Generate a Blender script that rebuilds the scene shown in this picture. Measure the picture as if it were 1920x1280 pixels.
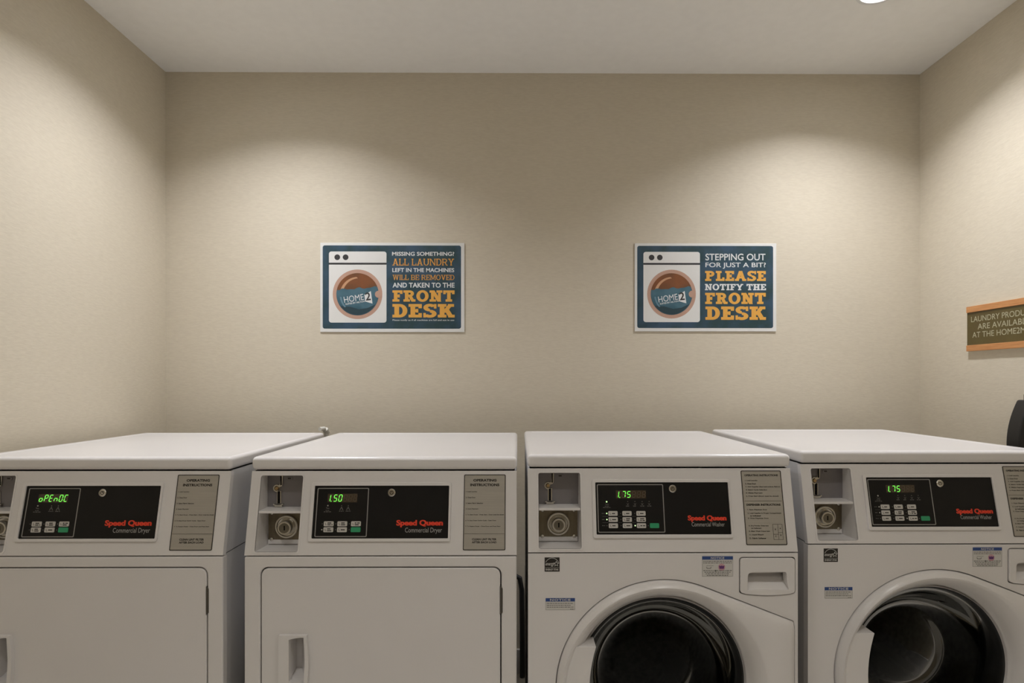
import bpy, bmesh, math, random
from mathutils import Vector, Matrix
from mathutils.geometry import tessellate_polygon

random.seed(7)
for o in list(bpy.data.objects):
    bpy.data.objects.remove(o, do_unlink=True)
scene = bpy.context.scene
COL = scene.collection
PI = math.pi

# ------------------------------------------------------------------ camera, world, exposure
CAMZ = 1.2235
cd = bpy.data.cameras.new('camera')
cam = bpy.data.objects.new('camera', cd)
COL.objects.link(cam)
cam.location = (0, 0, CAMZ)
cam.rotation_euler = (math.radians(90), 0, math.radians(-0.35))
cd.sensor_width = 36.0
cd.lens = 36.0 * 1045 / 1920
cd.shift_x = -(971 + 1045 * math.tan(math.radians(0.35)) - 960) / 1920
cd.shift_y = (716 - 640) / 1920
cd.clip_start = 0.02
scene.camera = cam

w = bpy.data.worlds.new('world')
scene.world = w
w.use_nodes = True
w.node_tree.nodes['Background'].inputs[0].default_value = (0.5, 0.47, 0.42, 1)
w.node_tree.nodes['Background'].inputs[1].default_value = 0.02

vs = scene.view_settings
vs.view_transform = 'Standard'
vs.look = 'None'
vs.gamma = 1.0
vs.use_curve_mapping = False
vs.exposure = 0.0

LAMP_COL = (0.97, 0.985, 1.05)
REAR_COL = (1.0, 0.975, 0.94)
LAMP_FRONT = 760.0      # two downlights over the machines
LAMP_REAR = 275.0      # downlights over the aisle behind the camera

# room dimensions
XL, XR, YB, YF, ZC = -1.48, 1.702, 2.35, -2.3, CAMZ + 1.302
LAMPS = [(1.205, 1.836, LAMP_FRONT), (-0.92, 1.785, LAMP_FRONT),
         (0.75, 0.35, LAMP_REAR), (-0.55, 0.35, LAMP_REAR),
         (0.75, -1.2, LAMP_REAR), (-0.55, -1.2, LAMP_REAR)]

# ------------------------------------------------------------------ materials
MATS = {}


def mat(name, col, rough=0.5, metal=0.0, emit=None, estr=0.0, spec=0.5, coat=0.0):
    if name in MATS:
        return MATS[name]
    m = bpy.data.materials.new(name)
    m.use_nodes = True
    b = m.node_tree.nodes['Principled BSDF']
    b.inputs['Base Color'].default_value = (*col, 1)
    b.inputs['Roughness'].default_value = rough
    b.inputs['Metallic'].default_value = metal
    b.inputs['Specular IOR Level'].default_value = spec
    if coat:
        b.inputs['Coat Weight'].default_value = coat
        b.inputs['Coat Roughness'].default_value = 0.08
    if emit:
        b.inputs['Emission Color'].default_value = (*emit, 1)
        b.inputs['Emission Strength'].default_value = estr
    MATS[name] = m
    return m


def noise_mat(name, c1, c2, scale, rough=0.5, metal=0.0, stretch=(1, 1, 1), bump=0.0, bscale=None, lo=0.35, hi=0.65,
              detail=4.0, spec=0.5, bstretch=None):
    m = mat(name, c1, rough, metal, spec=spec)
    nt = m.node_tree
    b = nt.nodes['Principled BSDF']
    tc = nt.nodes.new('ShaderNodeTexCoord')
    mp = nt.nodes.new('ShaderNodeMapping')
    mp.inputs['Scale'].default_value = stretch
    n = nt.nodes.new('ShaderNodeTexNoise')
    n.inputs['Scale'].default_value = scale
    n.inputs['Detail'].default_value = detail
    r = nt.nodes.new('ShaderNodeValToRGB')
    r.color_ramp.elements[0].position = lo
    r.color_ramp.elements[0].color = (*c1, 1)
    r.color_ramp.elements[1].position = hi
    r.color_ramp.elements[1].color = (*c2, 1)
    L = nt.links.new
    L(tc.outputs['Object'], mp.inputs['Vector'])
    L(mp.outputs['Vector'], n.inputs['Vector'])
    L(n.outputs['Fac'], r.inputs['Fac'])
    L(r.outputs['Color'], b.inputs['Base Color'])
    if bump:
        mp2 = nt.nodes.new('ShaderNodeMapping')
        mp2.inputs['Scale'].default_value = bstretch or stretch
        L(tc.outputs['Object'], mp2.inputs['Vector'])
        n2 = nt.nodes.new('ShaderNodeTexNoise')
        n2.inputs['Scale'].default_value = bscale or scale
        n2.inputs['Detail'].default_value = 3
        L(mp2.outputs['Vector'], n2.inputs['Vector'])
        bp = nt.nodes.new('ShaderNodeBump')
        bp.inputs['Strength'].default_value = bump
        bp.inputs['Distance'].default_value = 0.002
        L(n2.outputs['Fac'], bp.inputs['Height'])
        L(bp.outputs['Normal'], b.inputs['Normal'])
    return m


def glass_mat():
    m = bpy.data.materials.new('door_glass')
    m.use_nodes = True
    nt = m.node_tree
    nt.nodes.clear()
    out = nt.nodes.new('ShaderNodeOutputMaterial')
    tr = nt.nodes.new('ShaderNodeBsdfTransparent')
    tr.inputs[0].default_value = (0.5, 0.51, 0.5, 1)
    gl = nt.nodes.new('ShaderNodeBsdfGlossy')
    gl.inputs['Roughness'].default_value = 0.03
    gl.inputs['Color'].default_value = (0.34, 0.34, 0.33, 1)
    fr = nt.nodes.new('ShaderNodeFresnel')
    fr.inputs[0].default_value = 1.35
    mx = nt.nodes.new('ShaderNodeMixShader')
    nt.links.new(fr.outputs[0], mx.inputs[0])
    nt.links.new(tr.outputs[0], mx.inputs[1])
    nt.links.new(gl.outputs[0], mx.inputs[2])
    nt.links.new(mx.outputs[0], out.inputs[0])
    return m


WALL = noise_mat('wallpaper_linen', (0.655, 0.588, 0.465), (0.695, 0.628, 0.500), 60, 0.75, stretch=(0.7, 0.7, 3.5),
                 bump=0.2, bscale=130, bstretch=(0.5, 0.5, 3.0), spec=0.2)
CEIL = noise_mat('ceiling_paint', (0.92, 0.91, 0.88), (0.94, 0.93, 0.90), 30, 0.9, spec=0.1)
FLOOR = noise_mat('floor_tile', (0.55, 0.52, 0.47), (0.61, 0.58, 0.53), 6, 0.45)
FAR = noise_mat('rear_wall_paint', (0.56, 0.49, 0.38), (0.58, 0.51, 0.40), 20, 0.8)
WHITE = noise_mat('white_enamel', (0.80, 0.775, 0.76), (0.82, 0.795, 0.78), 3, 0.22, spec=0.5)
PLASTIC = noise_mat('white_plastic', (0.80, 0.775, 0.76), (0.82, 0.795, 0.78), 4, 0.28)
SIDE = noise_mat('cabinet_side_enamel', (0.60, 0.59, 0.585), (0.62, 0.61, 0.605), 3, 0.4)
BLACK = mat('black_overlay', (0.008, 0.0075, 0.007), 0.38, spec=0.25)
BLACKPL = mat('black_plastic', (0.012, 0.011, 0.010), 0.5)
DARK = mat('dark_void', (0.01, 0.009, 0.008), 0.8, spec=0.1)
GREYLN = mat('grey_print', (0.30, 0.29, 0.27), 0.5)
DIMPR = mat('dim_grey_print', (0.13, 0.125, 0.115), 0.5)
RED = mat('red_print', (0.80, 0.055, 0.02), 0.5)
LTXT = mat('pale_print', (0.42, 0.41, 0.39), 0.5)
INK = mat('black_print', (0.018, 0.014, 0.010), 0.6)
LABEL = noise_mat('brushed_label', (0.42, 0.39, 0.335), (0.45, 0.42, 0.36), 40, 0.42, 0.1, stretch=(0.3, 1, 8))
KEY = mat('key_cap', (0.60, 0.58, 0.54), 0.45)
GREEN = mat('start_key', (0.03, 0.33, 0.15), 0.45)
WINDOW = mat('display_window', (0.070, 0.050, 0.030), 0.25)
SEGOFF = mat('display_segment_off', (0.095, 0.068, 0.042), 0.4)
SEGON = mat('display_segment_lit', (0.1, 0.5, 0.06), 0.4, emit=(0.20, 1.0, 0.10), estr=1.0)
LEDON = mat('led_lit', (0.5, 0.8, 0.4), 0.4, emit=(0.62, 1.0, 0.42), estr=1.3)
LEDOFF = mat('led_off', (0.17, 0.16, 0.14), 0.4)
LEDPALE = mat('led_pale', (0.50, 0.49, 0.44), 0.4)
CHROME = mat('chrome', (0.62, 0.60, 0.55), 0.22, 1.0)
STEEL = noise_mat('brushed_steel', (0.18, 0.15, 0.10), (0.23, 0.195, 0.135), 20, 0.42, 0.75, stretch=(6, 1, 1))
SLATE = noise_mat('slide_plate', (0.215, 0.20, 0.205), (0.24, 0.225, 0.23), 10, 0.4, 0.25)
LOCKF = mat('lock_face', (0.20, 0.18, 0.14), 0.35, 0.8)
BRASS = mat('brass_pin', (0.50, 0.36, 0.19), 0.35, 0.9)
RUBBER = mat('rubber_gasket', (0.010, 0.010, 0.010), 0.5, spec=0.3)
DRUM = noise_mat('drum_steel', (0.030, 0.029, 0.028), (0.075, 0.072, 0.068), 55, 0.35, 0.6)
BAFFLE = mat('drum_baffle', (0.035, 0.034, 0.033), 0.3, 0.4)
GLASS = glass_mat()
STKW = mat('sticker_white', (0.66, 0.645, 0.61), 0.5)
STKB = mat('sticker_blue', (0.030, 0.075, 0.26), 0.5)
STKP = mat('sticker_purple', (0.13, 0.035, 0.17), 0.5)
STKR = mat('sticker_pink', (0.62, 0.36, 0.40), 0.5)
SIGNW = mat('sign_white', (0.80, 0.79, 0.755), 0.35)
SIGNB = noise_mat('sign_blue_wash', (0.022, 0.055, 0.062), (0.040, 0.082, 0.130), 14, 0.4, lo=0.38, hi=0.62, detail=6)
SIGNG = mat('sign_gold', (0.78, 0.40, 0.075), 0.45)
SIGNO = mat('sign_orange', (0.72, 0.33, 0.06), 0.45)
SIGNT = mat('sign_lettering_white', (0.78, 0.78, 0.76), 0.45)
SIGNK = mat('sign_charcoal', (0.030, 0.028, 0.028), 0.5)
TAN = mat('sign_tan_ring', (0.52, 0.32, 0.235), 0.5)
TAN2 = mat('sign_light_streak', (0.56, 0.31, 0.17), 0.5)
BROWN = noise_mat('sign_brown', (0.115, 0.050, 0.018), (0.23, 0.075, 0.020), 12, 0.5, lo=0.3, hi=0.7)
WATER = noise_mat('sign_water', (0.032, 0.10, 0.135), (0.070, 0.155, 0.20), 16, 0.45, lo=0.35, hi=0.65)
WATERD = mat('sign_water_dark', (0.018, 0.048, 0.062), 0.5)
WATERL = mat('sign_water_light', (0.14, 0.25, 0.31), 0.5)
OLIVE = noise_mat('olive_plaque', (0.098, 0.070, 0.019), (0.115, 0.088, 0.024), 9, 0.4)
OLTXT = mat('plaque_print', (0.46, 0.44, 0.30), 0.5)
WOOD = noise_mat('plaque_wood', (0.50, 0.215, 0.075), (0.64, 0.31, 0.115), 40, 0.5, stretch=(6, 0.4, 6), lo=0.3, hi=0.7)
CREAM = mat('plaque_edge', (0.72, 0.62, 0.44), 0.5)
LENS = mat('lamp_lens_front', (1, 1, 1), 0.5, emit=LAMP_COL, estr=LAMP_FRONT)
LENS2 = mat('lamp_lens_rear', (1, 1, 1), 0.5, emit=REAR_COL, estr=LAMP_REAR)
REFL = mat('lamp_reflector', (0.80, 0.80, 0.79), 0.5)
HOSE = mat('black_hose', (0.012, 0.012, 0.012), 0.5)
PIPE = mat('grey_pipe', (0.40, 0.375, 0.32), 0.5)
HOSEW = mat('pale_hose', (0.74, 0.72, 0.66), 0.3)

# ------------------------------------------------------------------ geometry helpers


def ident(a, b, c):
    return (a, b, c)


class MB:
    """Collects shapes given in (u, v, n) and maps them to local xyz."""

    def __init__(self, mp=ident):
        self.v, self.f, self.mp = [], [], mp

    def add(self, vs_, fs):
        k = len(self.v)
        self.v += [self.mp(*p) for p in vs_]
        self.f += [tuple(i + k for i in f) for f in fs]
        return self

    def box(self, u0, u1, v0, v1, n0, n1):
        p = [(u, v, n) for n in (n0, n1) for v in (v0, v1) for u in (u0, u1)]
        return self.add(p, [(0, 2, 3, 1), (4, 5, 7, 6), (0, 1, 5, 4), (2, 6, 7, 3), (0, 4, 6, 2), (1, 3, 7, 5)])

    def face(self, loop, n):
        """flat polygon, triangulated"""
        tr = tessellate_polygon([[Vector((p[0], p[1], 0)) for p in loop]])
        return self.add([(p[0], p[1], n) for p in loop], tr)

    def prism(self, loop, n0, n1, holes=()):
        loops = [loop] + list(holes)
        pts = [p for lp in loops for p in lp]
        tr = tessellate_polygon([[Vector((p[0], p[1], 0)) for p in lp] for lp in loops])
        N = len(pts)
        vs_ = [(p[0], p[1], n0) for p in pts] + [(p[0], p[1], n1) for p in pts]
        fs = [tuple(t) for t in tr] + [tuple(i + N for i in t) for t in tr]
        k = 0
        for lp in loops:
            m = len(lp)
            for i in range(m):
                a, b = k + i, k + (i + 1) % m
                fs.append((a, b, b + N, a + N))
            k += m
        return self.add(vs_, fs)

    def cyl(self, cu, cv, r, n0, n1, seg=24, r1=None):
        r1 = r if r1 is None else r1
        a = [(cu + r * math.cos(2 * PI * i / seg), cv + r * math.sin(2 * PI * i / seg), n0) for i in range(seg)]
        b = [(cu + r1 * math.cos(2 * PI * i / seg), cv + r1 * math.sin(2 * PI * i / seg), n1) for i in range(seg)]
        fs = [tuple(range(seg)), tuple(range(seg, 2 * seg))]
        fs += [(i, (i + 1) % seg, seg + (i + 1) % seg, seg + i) for i in range(seg)]
        return self.add(a + b, fs)

    def lathe(self, cu, cv, prof, seg=48, cap0=False, cap1=False):
        """prof: (r, n) list, revolved about the n axis at (cu, cv)"""
        vs_, fs = [], []
        for r, n in prof:
            vs_ += [(cu + r * math.cos(2 * PI * i / seg), cv + r * math.sin(2 * PI * i / seg), n) for i in range(seg)]
        for j in range(len(prof) - 1):
            for i in range(seg):
                a, b = j * seg + i, j * seg + (i + 1) % seg
                fs.append((a, b, b + seg, a + seg))
        if cap0:
            fs.append(tuple(range(seg)))
        if cap1:
            k = (len(prof) - 1) * seg
            fs.append(tuple(range(k, k + seg)))
        return self.add(vs_, fs)

    def stroke(self, pts, wd, n0, n1, closed=False):
        """thick polyline in the uv plane"""
        P = [Vector(p) for p in pts]
        m = len(P)
        L, R = [], []
        for i in range(m):
            a = P[i - 1] if (i > 0 or closed) else None
            b = P[(i + 1) % m] if (i < m - 1 or closed) else None
            d1 = (P[i] - a).normalized() if a is not None else None
            d2 = (b - P[i]).normalized() if b is not None else None
            d1 = d1 or d2
            d2 = d2 or d1
            t = (d1 + d2)
            t = t.normalized() if t.length > 1e-6 else d1
            nn = Vector((-t.y, t.x))
            c = max(0.45, nn.dot(Vector((-d1.y, d1.x))))
            L.append(P[i] + nn * wd / 2 / c)
            R.append(P[i] - nn * wd / 2 / c)
        for i in range(m if closed else m - 1):
            j = (i + 1) % m
            q = [L[i], L[j], R[j], R[i]]
            vs_ = [(p.x, p.y, n0) for p in q] + [(p.x, p.y, n1) for p in q]
            self.add(vs_, [(0, 1, 2, 3), (4, 5, 6, 7), (0, 1, 5, 4), (1, 2, 6, 5), (2, 3, 7, 6), (3, 0, 4, 7)])
        return self

    def tube(self, pts, r, seg=10):
        """round tube along 3-D points (uvn)"""
        P = [Vector(p) for p in pts]
        vs_, fs = [], []
        up = Vector((0.13, 0.31, 0.94))
        for i, p in enumerate(P):
            t = (P[min(i + 1, len(P) - 1)] - P[max(i - 1, 0)]).normalized()
            a = t.cross(up).normalized()
            b = t.cross(a)
            vs_ += [tuple(p + (a * math.cos(2 * PI * k / seg) + b * math.sin(2 * PI * k / seg)) * r) for k in range(seg)]
        for i in range(len(P) - 1):
            for k in range(seg):
                a, b = i * seg + k, i * seg + (k + 1) % seg
                fs.append((a, b, b + seg, a + seg))
        fs += [tuple(range(seg)), tuple(range((len(P) - 1) * seg, len(P) * seg))]
        return self.add(vs_, fs)

    def build(self, name, material, parent=None, bevel=0.0, seg=2, smooth=False, angle=35, recalc=True):
        me = bpy.data.meshes.new(name)
        me.from_pydata(self.v, [], self.f)
        if recalc or bevel:
            bm = bmesh.new()
            bm.from_mesh(me)
            bmesh.ops.remove_doubles(bm, verts=bm.verts, dist=1e-6)
            bmesh.ops.recalc_face_normals(bm, faces=bm.faces)
            if bevel:
                bmesh.ops.dissolve_limit(bm, angle_limit=0.01, verts=bm.verts, edges=bm.edges)
            bm.to_mesh(me)
            bm.free()
        me.materials.append(material)
        o = bpy.data.objects.new(name, me)
        COL.objects.link(o)
        if parent:
            o.parent = parent
        if bevel:
            md = o.modifiers.new('bevel', 'BEVEL')
            md.width = bevel
            md.segments = seg
            md.limit_method = 'ANGLE'
            md.angle_limit = math.radians(angle)
            md.harden_normals = False
            me.polygons.foreach_set('use_smooth', [True] * len(me.polygons))
            wn = o.modifiers.new('weighted', 'WEIGHTED_NORMAL')
            wn.keep_sharp = False
            wn.weight = 90
        elif smooth:
            me.polygons.foreach_set('use_smooth', [True] * len(me.polygons))
            me.set_sharp_from_angle(angle=math.radians(angle))
        me.update()
        return o


def rrect(u0, u1, v0, v1, r, seg=6):
    out = []
    for cx, cy, a0 in ((u1 - r, v1 - r, 0), (u0 + r, v1 - r, 90), (u0 + r, v0 + r, 180), (u1 - r, v0 + r, 270)):
        for i in range(seg + 1):
            a = math.radians(a0 + 90 * i / seg)
            out.append((cx + r * math.cos(a), cy + r * math.sin(a)))
    return out


def rect(u0, u1, v0, v1):
    return [(u0, v0), (u1, v0), (u1, v1), (u0, v1)]


def circle(cu, cv, r, seg=48, a0=0.0):
    return [(cu + r * math.cos(a0 + 2 * PI * i / seg), cv + r * math.sin(a0 + 2 * PI * i / seg)) for i in range(seg)]


def thing(name, label, cat, loc=(0, 0, 0), rz=0.0, group=None):
    o = bpy.data.objects.new(name, None)
    COL.objects.link(o)
    o.empty_display_size = 0.05
    o.location = loc
    o.rotation_euler = (0, 0, rz)
    tag(o, label, cat, group)
    return o


def tag(o, label, cat, group=None):
    o['label'] = label
    o['category'] = cat
    if group:
        o['group'] = group
    return o


def struct(o, label=None):
    o['kind'] = 'structure'
    if label:
        o['label'] = label
    return o


# ------------------------------------------------------------------ lettering
TCACHE = {}


def text_geo(s, bold=0.0, shear=0.0, spacing=1.0, res=2):
    """2-D verts / faces of built-in-font text, bounding box moved to the origin"""
    key = (s, bold, shear, spacing, res)
    if key in TCACHE:
        return TCACHE[key]
    c = bpy.data.curves.new('txt', 'FONT')
    c.body = s
    c.resolution_u = res
    c.offset = bold
    c.shear = shear
    c.space_character = spacing
    c.dimensions = '2D'
    c.fill_mode = 'BOTH'
    o = bpy.data.objects.new('txt', c)
    COL.objects.link(o)
    dg = bpy.context.evaluated_depsgraph_get()
    me = bpy.data.meshes.new_from_object(o.evaluated_get(dg))
    vs_ = [(v.co.x, v.co.y) for v in me.vertices]
    fs = [tuple(p.vertices) for p in me.polygons]
    bpy.data.objects.remove(o)
    bpy.data.curves.remove(c)
    bpy.data.meshes.remove(me)
    x0 = min(p[0] for p in vs_)
    x1 = max(p[0] for p in vs_)
    y0 = min(p[1] for p in vs_)
    y1 = max(p[1] for p in vs_)
    g = ([(p[0] - x0, p[1] - y0) for p in vs_], fs, x1 - x0, y1 - y0)
    TCACHE[key] = g
    return g


def put_text(mb, s, u0, u1, v0, v1, n, bold=0.0, shear=0.0, rot=0.0, spacing=1.0, res=2):
    """fit text to a box of the uv plane (u1 None: keep proportion)"""
    vs_, fs, tw, th = text_geo(s, bold, shear, spacing, res)
    sy = (v1 - v0) / th
    sx = sy if u1 is None else (u1 - u0) / tw
    ca, sa = math.cos(rot), math.sin(rot)
    out = []
    for x, y in vs_:
        a, b = x * sx, y * sy
        out.append((u0 + a * ca - b * sa, v0 + a * sa + b * ca, n))
    mb.add(out, fs)
    return tw * sx


def arc(cx, cy, rx, ry, a0, a1, k=10):
    return [(cx + rx * math.cos(math.radians(a0 + (a1 - a0) * i / k)), cy + ry * math.sin(math.radians(a0 + (a1 - a0) * i / k)))
            for i in range(k + 1)]


def slab_glyph(ch, t, s):
    """slab-serif capital, height 1: list of polygons (quads or strips) and its width; t stem, s slab thickness"""
    q = []

    def R(x0, y0, x1, y1):
        q.append([(x0, y0), (x1, y0), (x1, y1), (x0, y1)])

    def band(outer, inner):
        for i in range(len(outer) - 1):
            q.append([outer[i], outer[i + 1], inner[i + 1], inner[i]])

    def diag(x0, y0, x1, y1, h=t):
        q.append([(x0 - h / 2, y0), (x0 + h / 2, y0), (x1 + h / 2, y1), (x1 - h / 2, y1)])
    e = t * 0.42           # serif overhang
    b = s
    if ch == ' ':
        return [], 0.34
    if ch == 'I':
        w_ = t + 2 * e
        R(e, 0, e + t, 1); R(0, 0, w_, b); R(0, 1 - b, w_, 1)
    elif ch == 'L':
        w_ = .80
        R(e, 0, e + t, 1); R(0, 1 - b, 2 * e + t, 1); R(0, 0, w_, b); R(w_ - b, 0, w_, .36)
    elif ch in 'EF':
        w_ = .82
        R(e, 0, e + t, 1); R(0, 1 - b, w_, 1); R(w_ - b, .68, w_, 1); R(e, .5 - b / 2, .60, .5 + b / 2); R(.60 - b * .7, .36, .60, .64)
        if ch == 'E':
            R(0, 0, w_, b); R(w_ - b, 0, w_, .33)
        else:
            R(0, 0, 2 * e + t + .04, b)
    elif ch == 'H':
        w_ = 1.0
        for x in (e, w_ - e - t):
            R(x, 0, x + t, 1); R(x - e, 0, x + t + e, b); R(x - e, 1 - b, x + t + e, 1)
        R(e, .5 - b / 2, w_ - e, .5 + b / 2)
    elif ch == 'T':
        w_ = .92
        R(.46 - t / 2, 0, .46 + t / 2, 1); R(0, 1 - b, w_, 1); R(0, .66, b, 1); R(w_ - b, .66, w_, 1); R(.46 - t / 2 - e, 0, .46 + t / 2 + e, b)
    elif ch in 'DPRB':
        w_ = .92 if ch != 'R' else .98
        R(e, 0, e + t, 1); R(0, 1 - b, .5, 1)
        if ch == 'D':
            R(0, 0, .5, b)
            band(arc(.46, .5, .46, .5, -90, 90), arc(.46, .5, .46 - t, .5 - b, -90, 90))
        else:
            lo = .42
            R(e, lo, .5, lo + b)
            band(arc(.5, (1 + lo) / 2, .36, (1 - lo) / 2, -90, 90), arc(.5, (1 + lo) / 2, .36 - t * .9, (1 - lo) / 2 - b, -90, 90))
            if ch == 'P':
                R(0, 0, 2 * e + t + .04, b)
            elif ch == 'R':
                R(0, 0, 2 * e + t, b); diag(.80, 0, .52, lo + b * .6); R(.68, 0, w_, b)
            else:
                R(0, 0, .5, b)
                band(arc(.5, .26, .42, .26, -90, 90), arc(.5, .26, .42 - t * .9, .26 - b, -90, 90))
    elif ch == 'O':
        w_ = 1.0
        band(arc(.5, .5, .5, .52, 0, 360, 24), arc(.5, .5, .5 - t, .52 - b, 0, 360, 24))
    elif ch == 'U':
        w_ = 1.0
        x1, x2 = e, w_ - e - t
        R(x1, .38, x1 + t, 1); R(x2, .38, x2 + t, 1); R(0, 1 - b, t + 2 * e, 1); R(w_ - t - 2 * e, 1 - b, w_, 1)
        band(arc(.5, .38, .5 - e, .39, 180, 360), arc(.5, .38, .5 - e - t, .39 - b, 180, 360))
    elif ch == 'N':
        w_ = 1.04
        x2 = w_ - e - t * .8
        R(e, 0, e + t * .8, 1); R(x2, 0, x2 + t * .8, 1); diag(e + t * .4, 1, x2 + t * .4, 0, t * 1.1)
        R(0, 0, t + 2 * e, b); R(0, 1 - b, t + e, 1); R(x2 - e, 1 - b, w_, 1)
    elif ch == 'M':
        w_ = 1.22
        x2 = w_ - e - t * .8
        R(e, 0, e + t * .8, 1); R(x2, 0, x2 + t * .8, 1); diag(e + t * .5, 1, .61, .12); diag(x2 + t * .3, 1, .61, .12)
        R(0, 0, t + 2 * e, b); R(x2 - e, 0, w_, b); R(0, 1 - b, t + e, 1); R(x2 - e * .4, 1 - b, w_, 1)
    elif ch == 'A':
        w_ = 1.06
        diag(.20, 0, .53, 1, t * 1.02); diag(.86, 0, .53, 1, t * 1.02); R(.28, .26, .78, .26 + b * .8)
        R(0, 0, .38, b); R(.68, 0, 1.06, b); R(.36, 1 - b * .8, .70, 1)
    elif ch == 'V':
        w_ = 1.06
        diag(.53, 0, .20, 1, t * 1.02); diag(.53, 0, .86, 1, t * 1.02); R(0, 1 - b, .40, 1); R(.66, 1 - b, 1.06, 1)
    elif ch == 'W':
        w_ = 1.42
        diag(.44, 0, .20, 1, t * .95); diag(.44, 0, .71, .95, t * .8); diag(.98, 0, .71, .95, t * .8); diag(.98, 0, 1.22, 1, t * .95)
        R(0, 1 - b, .40, 1); R(1.02, 1 - b, 1.42, 1); R(.55, 1 - b, .87, 1)
    elif ch == 'Y':
        w_ = 1.04
        R(.52 - t / 2, 0, .52 + t / 2, .48); diag(.52, .40, .20, 1); diag(.52, .40, .84, 1)
        R(.52 - t / 2 - e, 0, .52 + t / 2 + e, b); R(0, 1 - b, .38, 1); R(.66, 1 - b, 1.04, 1)
    elif ch == 'K':
        w_ = 1.04
        R(e, 0, e + t, 1); R(0, 0, t + 2 * e, b); R(0, 1 - b, t + 2 * e, 1)
        diag(e + t * .9, .36, .82, 1); diag(.84, 0, .52, .62, t * 1.1); R(.62, 1 - b, 1.0, 1); R(.64, 0, 1.04, b)
    elif ch == 'S':
        w_ = .84
        c1, c2 = (.42, .735), (.42, .275)
        o1 = arc(*c1, .40, .285, 20, 270, 12)
        i1 = arc(*c1, .40 - t, .285 - b, 20, 270, 12)
        o2 = arc(*c2, .42, .295, 90, -160, 12)
        i2 = arc(*c2, .42 - t, .295 - b, 90, -160, 12)
        band(o1, i1); band(o2, i2)
        R(.84 - b * .8, .66, .84 - b * .05, 1); R(.02, 0, .02 + b * .75, .34)
    else:
        w_ = .5
    return q, w_


def put_slab(mb, s, u0, u1, v0, v1, n, t=.27, sl=.19, gap=.07):
    polys, x = [], 0.0
    for ch in s:
        q, w_ = slab_glyph(ch, t, sl)
        polys += [[(p[0] + x, p[1]) for p in poly] for poly in q]
        x += w_ + gap
    tot = x - gap
    sx, sy = (u1 - u0) / tot, (v1 - v0)
    for i, poly in enumerate(polys):         # each stroke a hair above the one before, so that overlaps stay clean
        ar = sum(poly[k - 1][0] * poly[k][1] - poly[k][0] * poly[k - 1][1] for k in range(len(poly)))
        pp_ = poly if ar > 0 else poly[::-1]
        mb.add([(u0 + p[0] * sx, v0 + p[1] * sy, n + i * 4e-6) for p in pp_], [tuple(range(len(poly)))])


def word_bars(mb, u0, u1, v, h, n, rnd, density=0.8):
    """one line of print too small to read: short word-long dashes"""
    x = u0
    while x < u1 - h:
        L = min(u1 - x, h * rnd.uniform(1.6, 4.5))
        mb.box(x, x + L, v, v + h, n, n + 0.0001)
        x += L + h * 0.8


# ------------------------------------------------------------------ the setting
def wall(name, x0, x1, y0, y1, z0, z1, m):
    return struct(MB().box(x0, x1, y0, y1, z0, z1).build(name, m))


T = 0.12
wall('wall_back', XL - T, XR + T, YB, YB + T, 0, ZC, WALL)
wall('wall_left', XL - T, XL, YF, YB, 0, ZC, WALL)
wall('wall_right', XR, XR + T, YF, YB, 0, ZC, WALL)
wall('wall_front', XL - T, XR + T, YF - T, YF, 0, ZC, FAR)
wall('floor', XL - T, XR + T, YF - T, YB + T, -0.1, 0, FLOOR)
cb = MB()
cb.prism(rect(XL - T, XR + T, YF - T, YB + T), ZC, ZC + 0.10, [circle(x, y, 0.064, 40)[::-1] for x, y, s_ in LAMPS])
struct(cb.build('ceiling', CEIL))
for nm, (x0, x1, y0, y1) in {'baseboard_back': (XL, XR, YB - .012, YB), 'baseboard_left': (XL, XL + .012, YF, YB - .012),
                             'baseboard_right': (XR - .012, XR, YF, YB - .012)}.items():
    struct(MB().box(x0, x1, y0, y1, 0, 0.10).build(nm, PLASTIC))

lamp_labels = ['round white recessed downlight cut by the top edge of the picture, right side',
               'round white recessed downlight over the left dryers, just above the picture',
               'recessed downlight over the aisle, right of the camera', 'recessed downlight over the aisle, left of the camera',
               'recessed downlight at the rear of the room, right side', 'recessed downlight at the rear of the room, left side']
for i, (x, y, s_) in enumerate(LAMPS):
    dep = .055 if i < 2 else .044          # how far the lens sits up inside the can
    t = thing('ceiling_downlight', lamp_labels[i], 'ceiling light', (x, y, ZC), 0, 'recessed ceiling downlights')
    MB().lathe(0, 0, [(.078, -.0005), (.077, -.004), (.066, -.005), (.060, -.001), (.0600, .001)], 40).build('trim_ring', REFL, t, smooth=True)
    MB().lathe(0, 0, [(.060, -.001), (.056, .024), (.050, dep)], 40).build('reflector', REFL, t, smooth=True, angle=60)
    MB().lathe(0, 0, [(.0500, dep), (.0001, dep)], 40).build('lens', LENS if i < 2 else LENS2, t)
    MB().cyl(0, 0, .063, dep + .004, .095, 40).build('housing', DARK, t)

# ------------------------------------------------------------------ machines
W2 = 0.3415
REC, PH = 0.042, 0.207           # console: set-back of its top and its height
PL = math.hypot(REC, PH)


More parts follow.
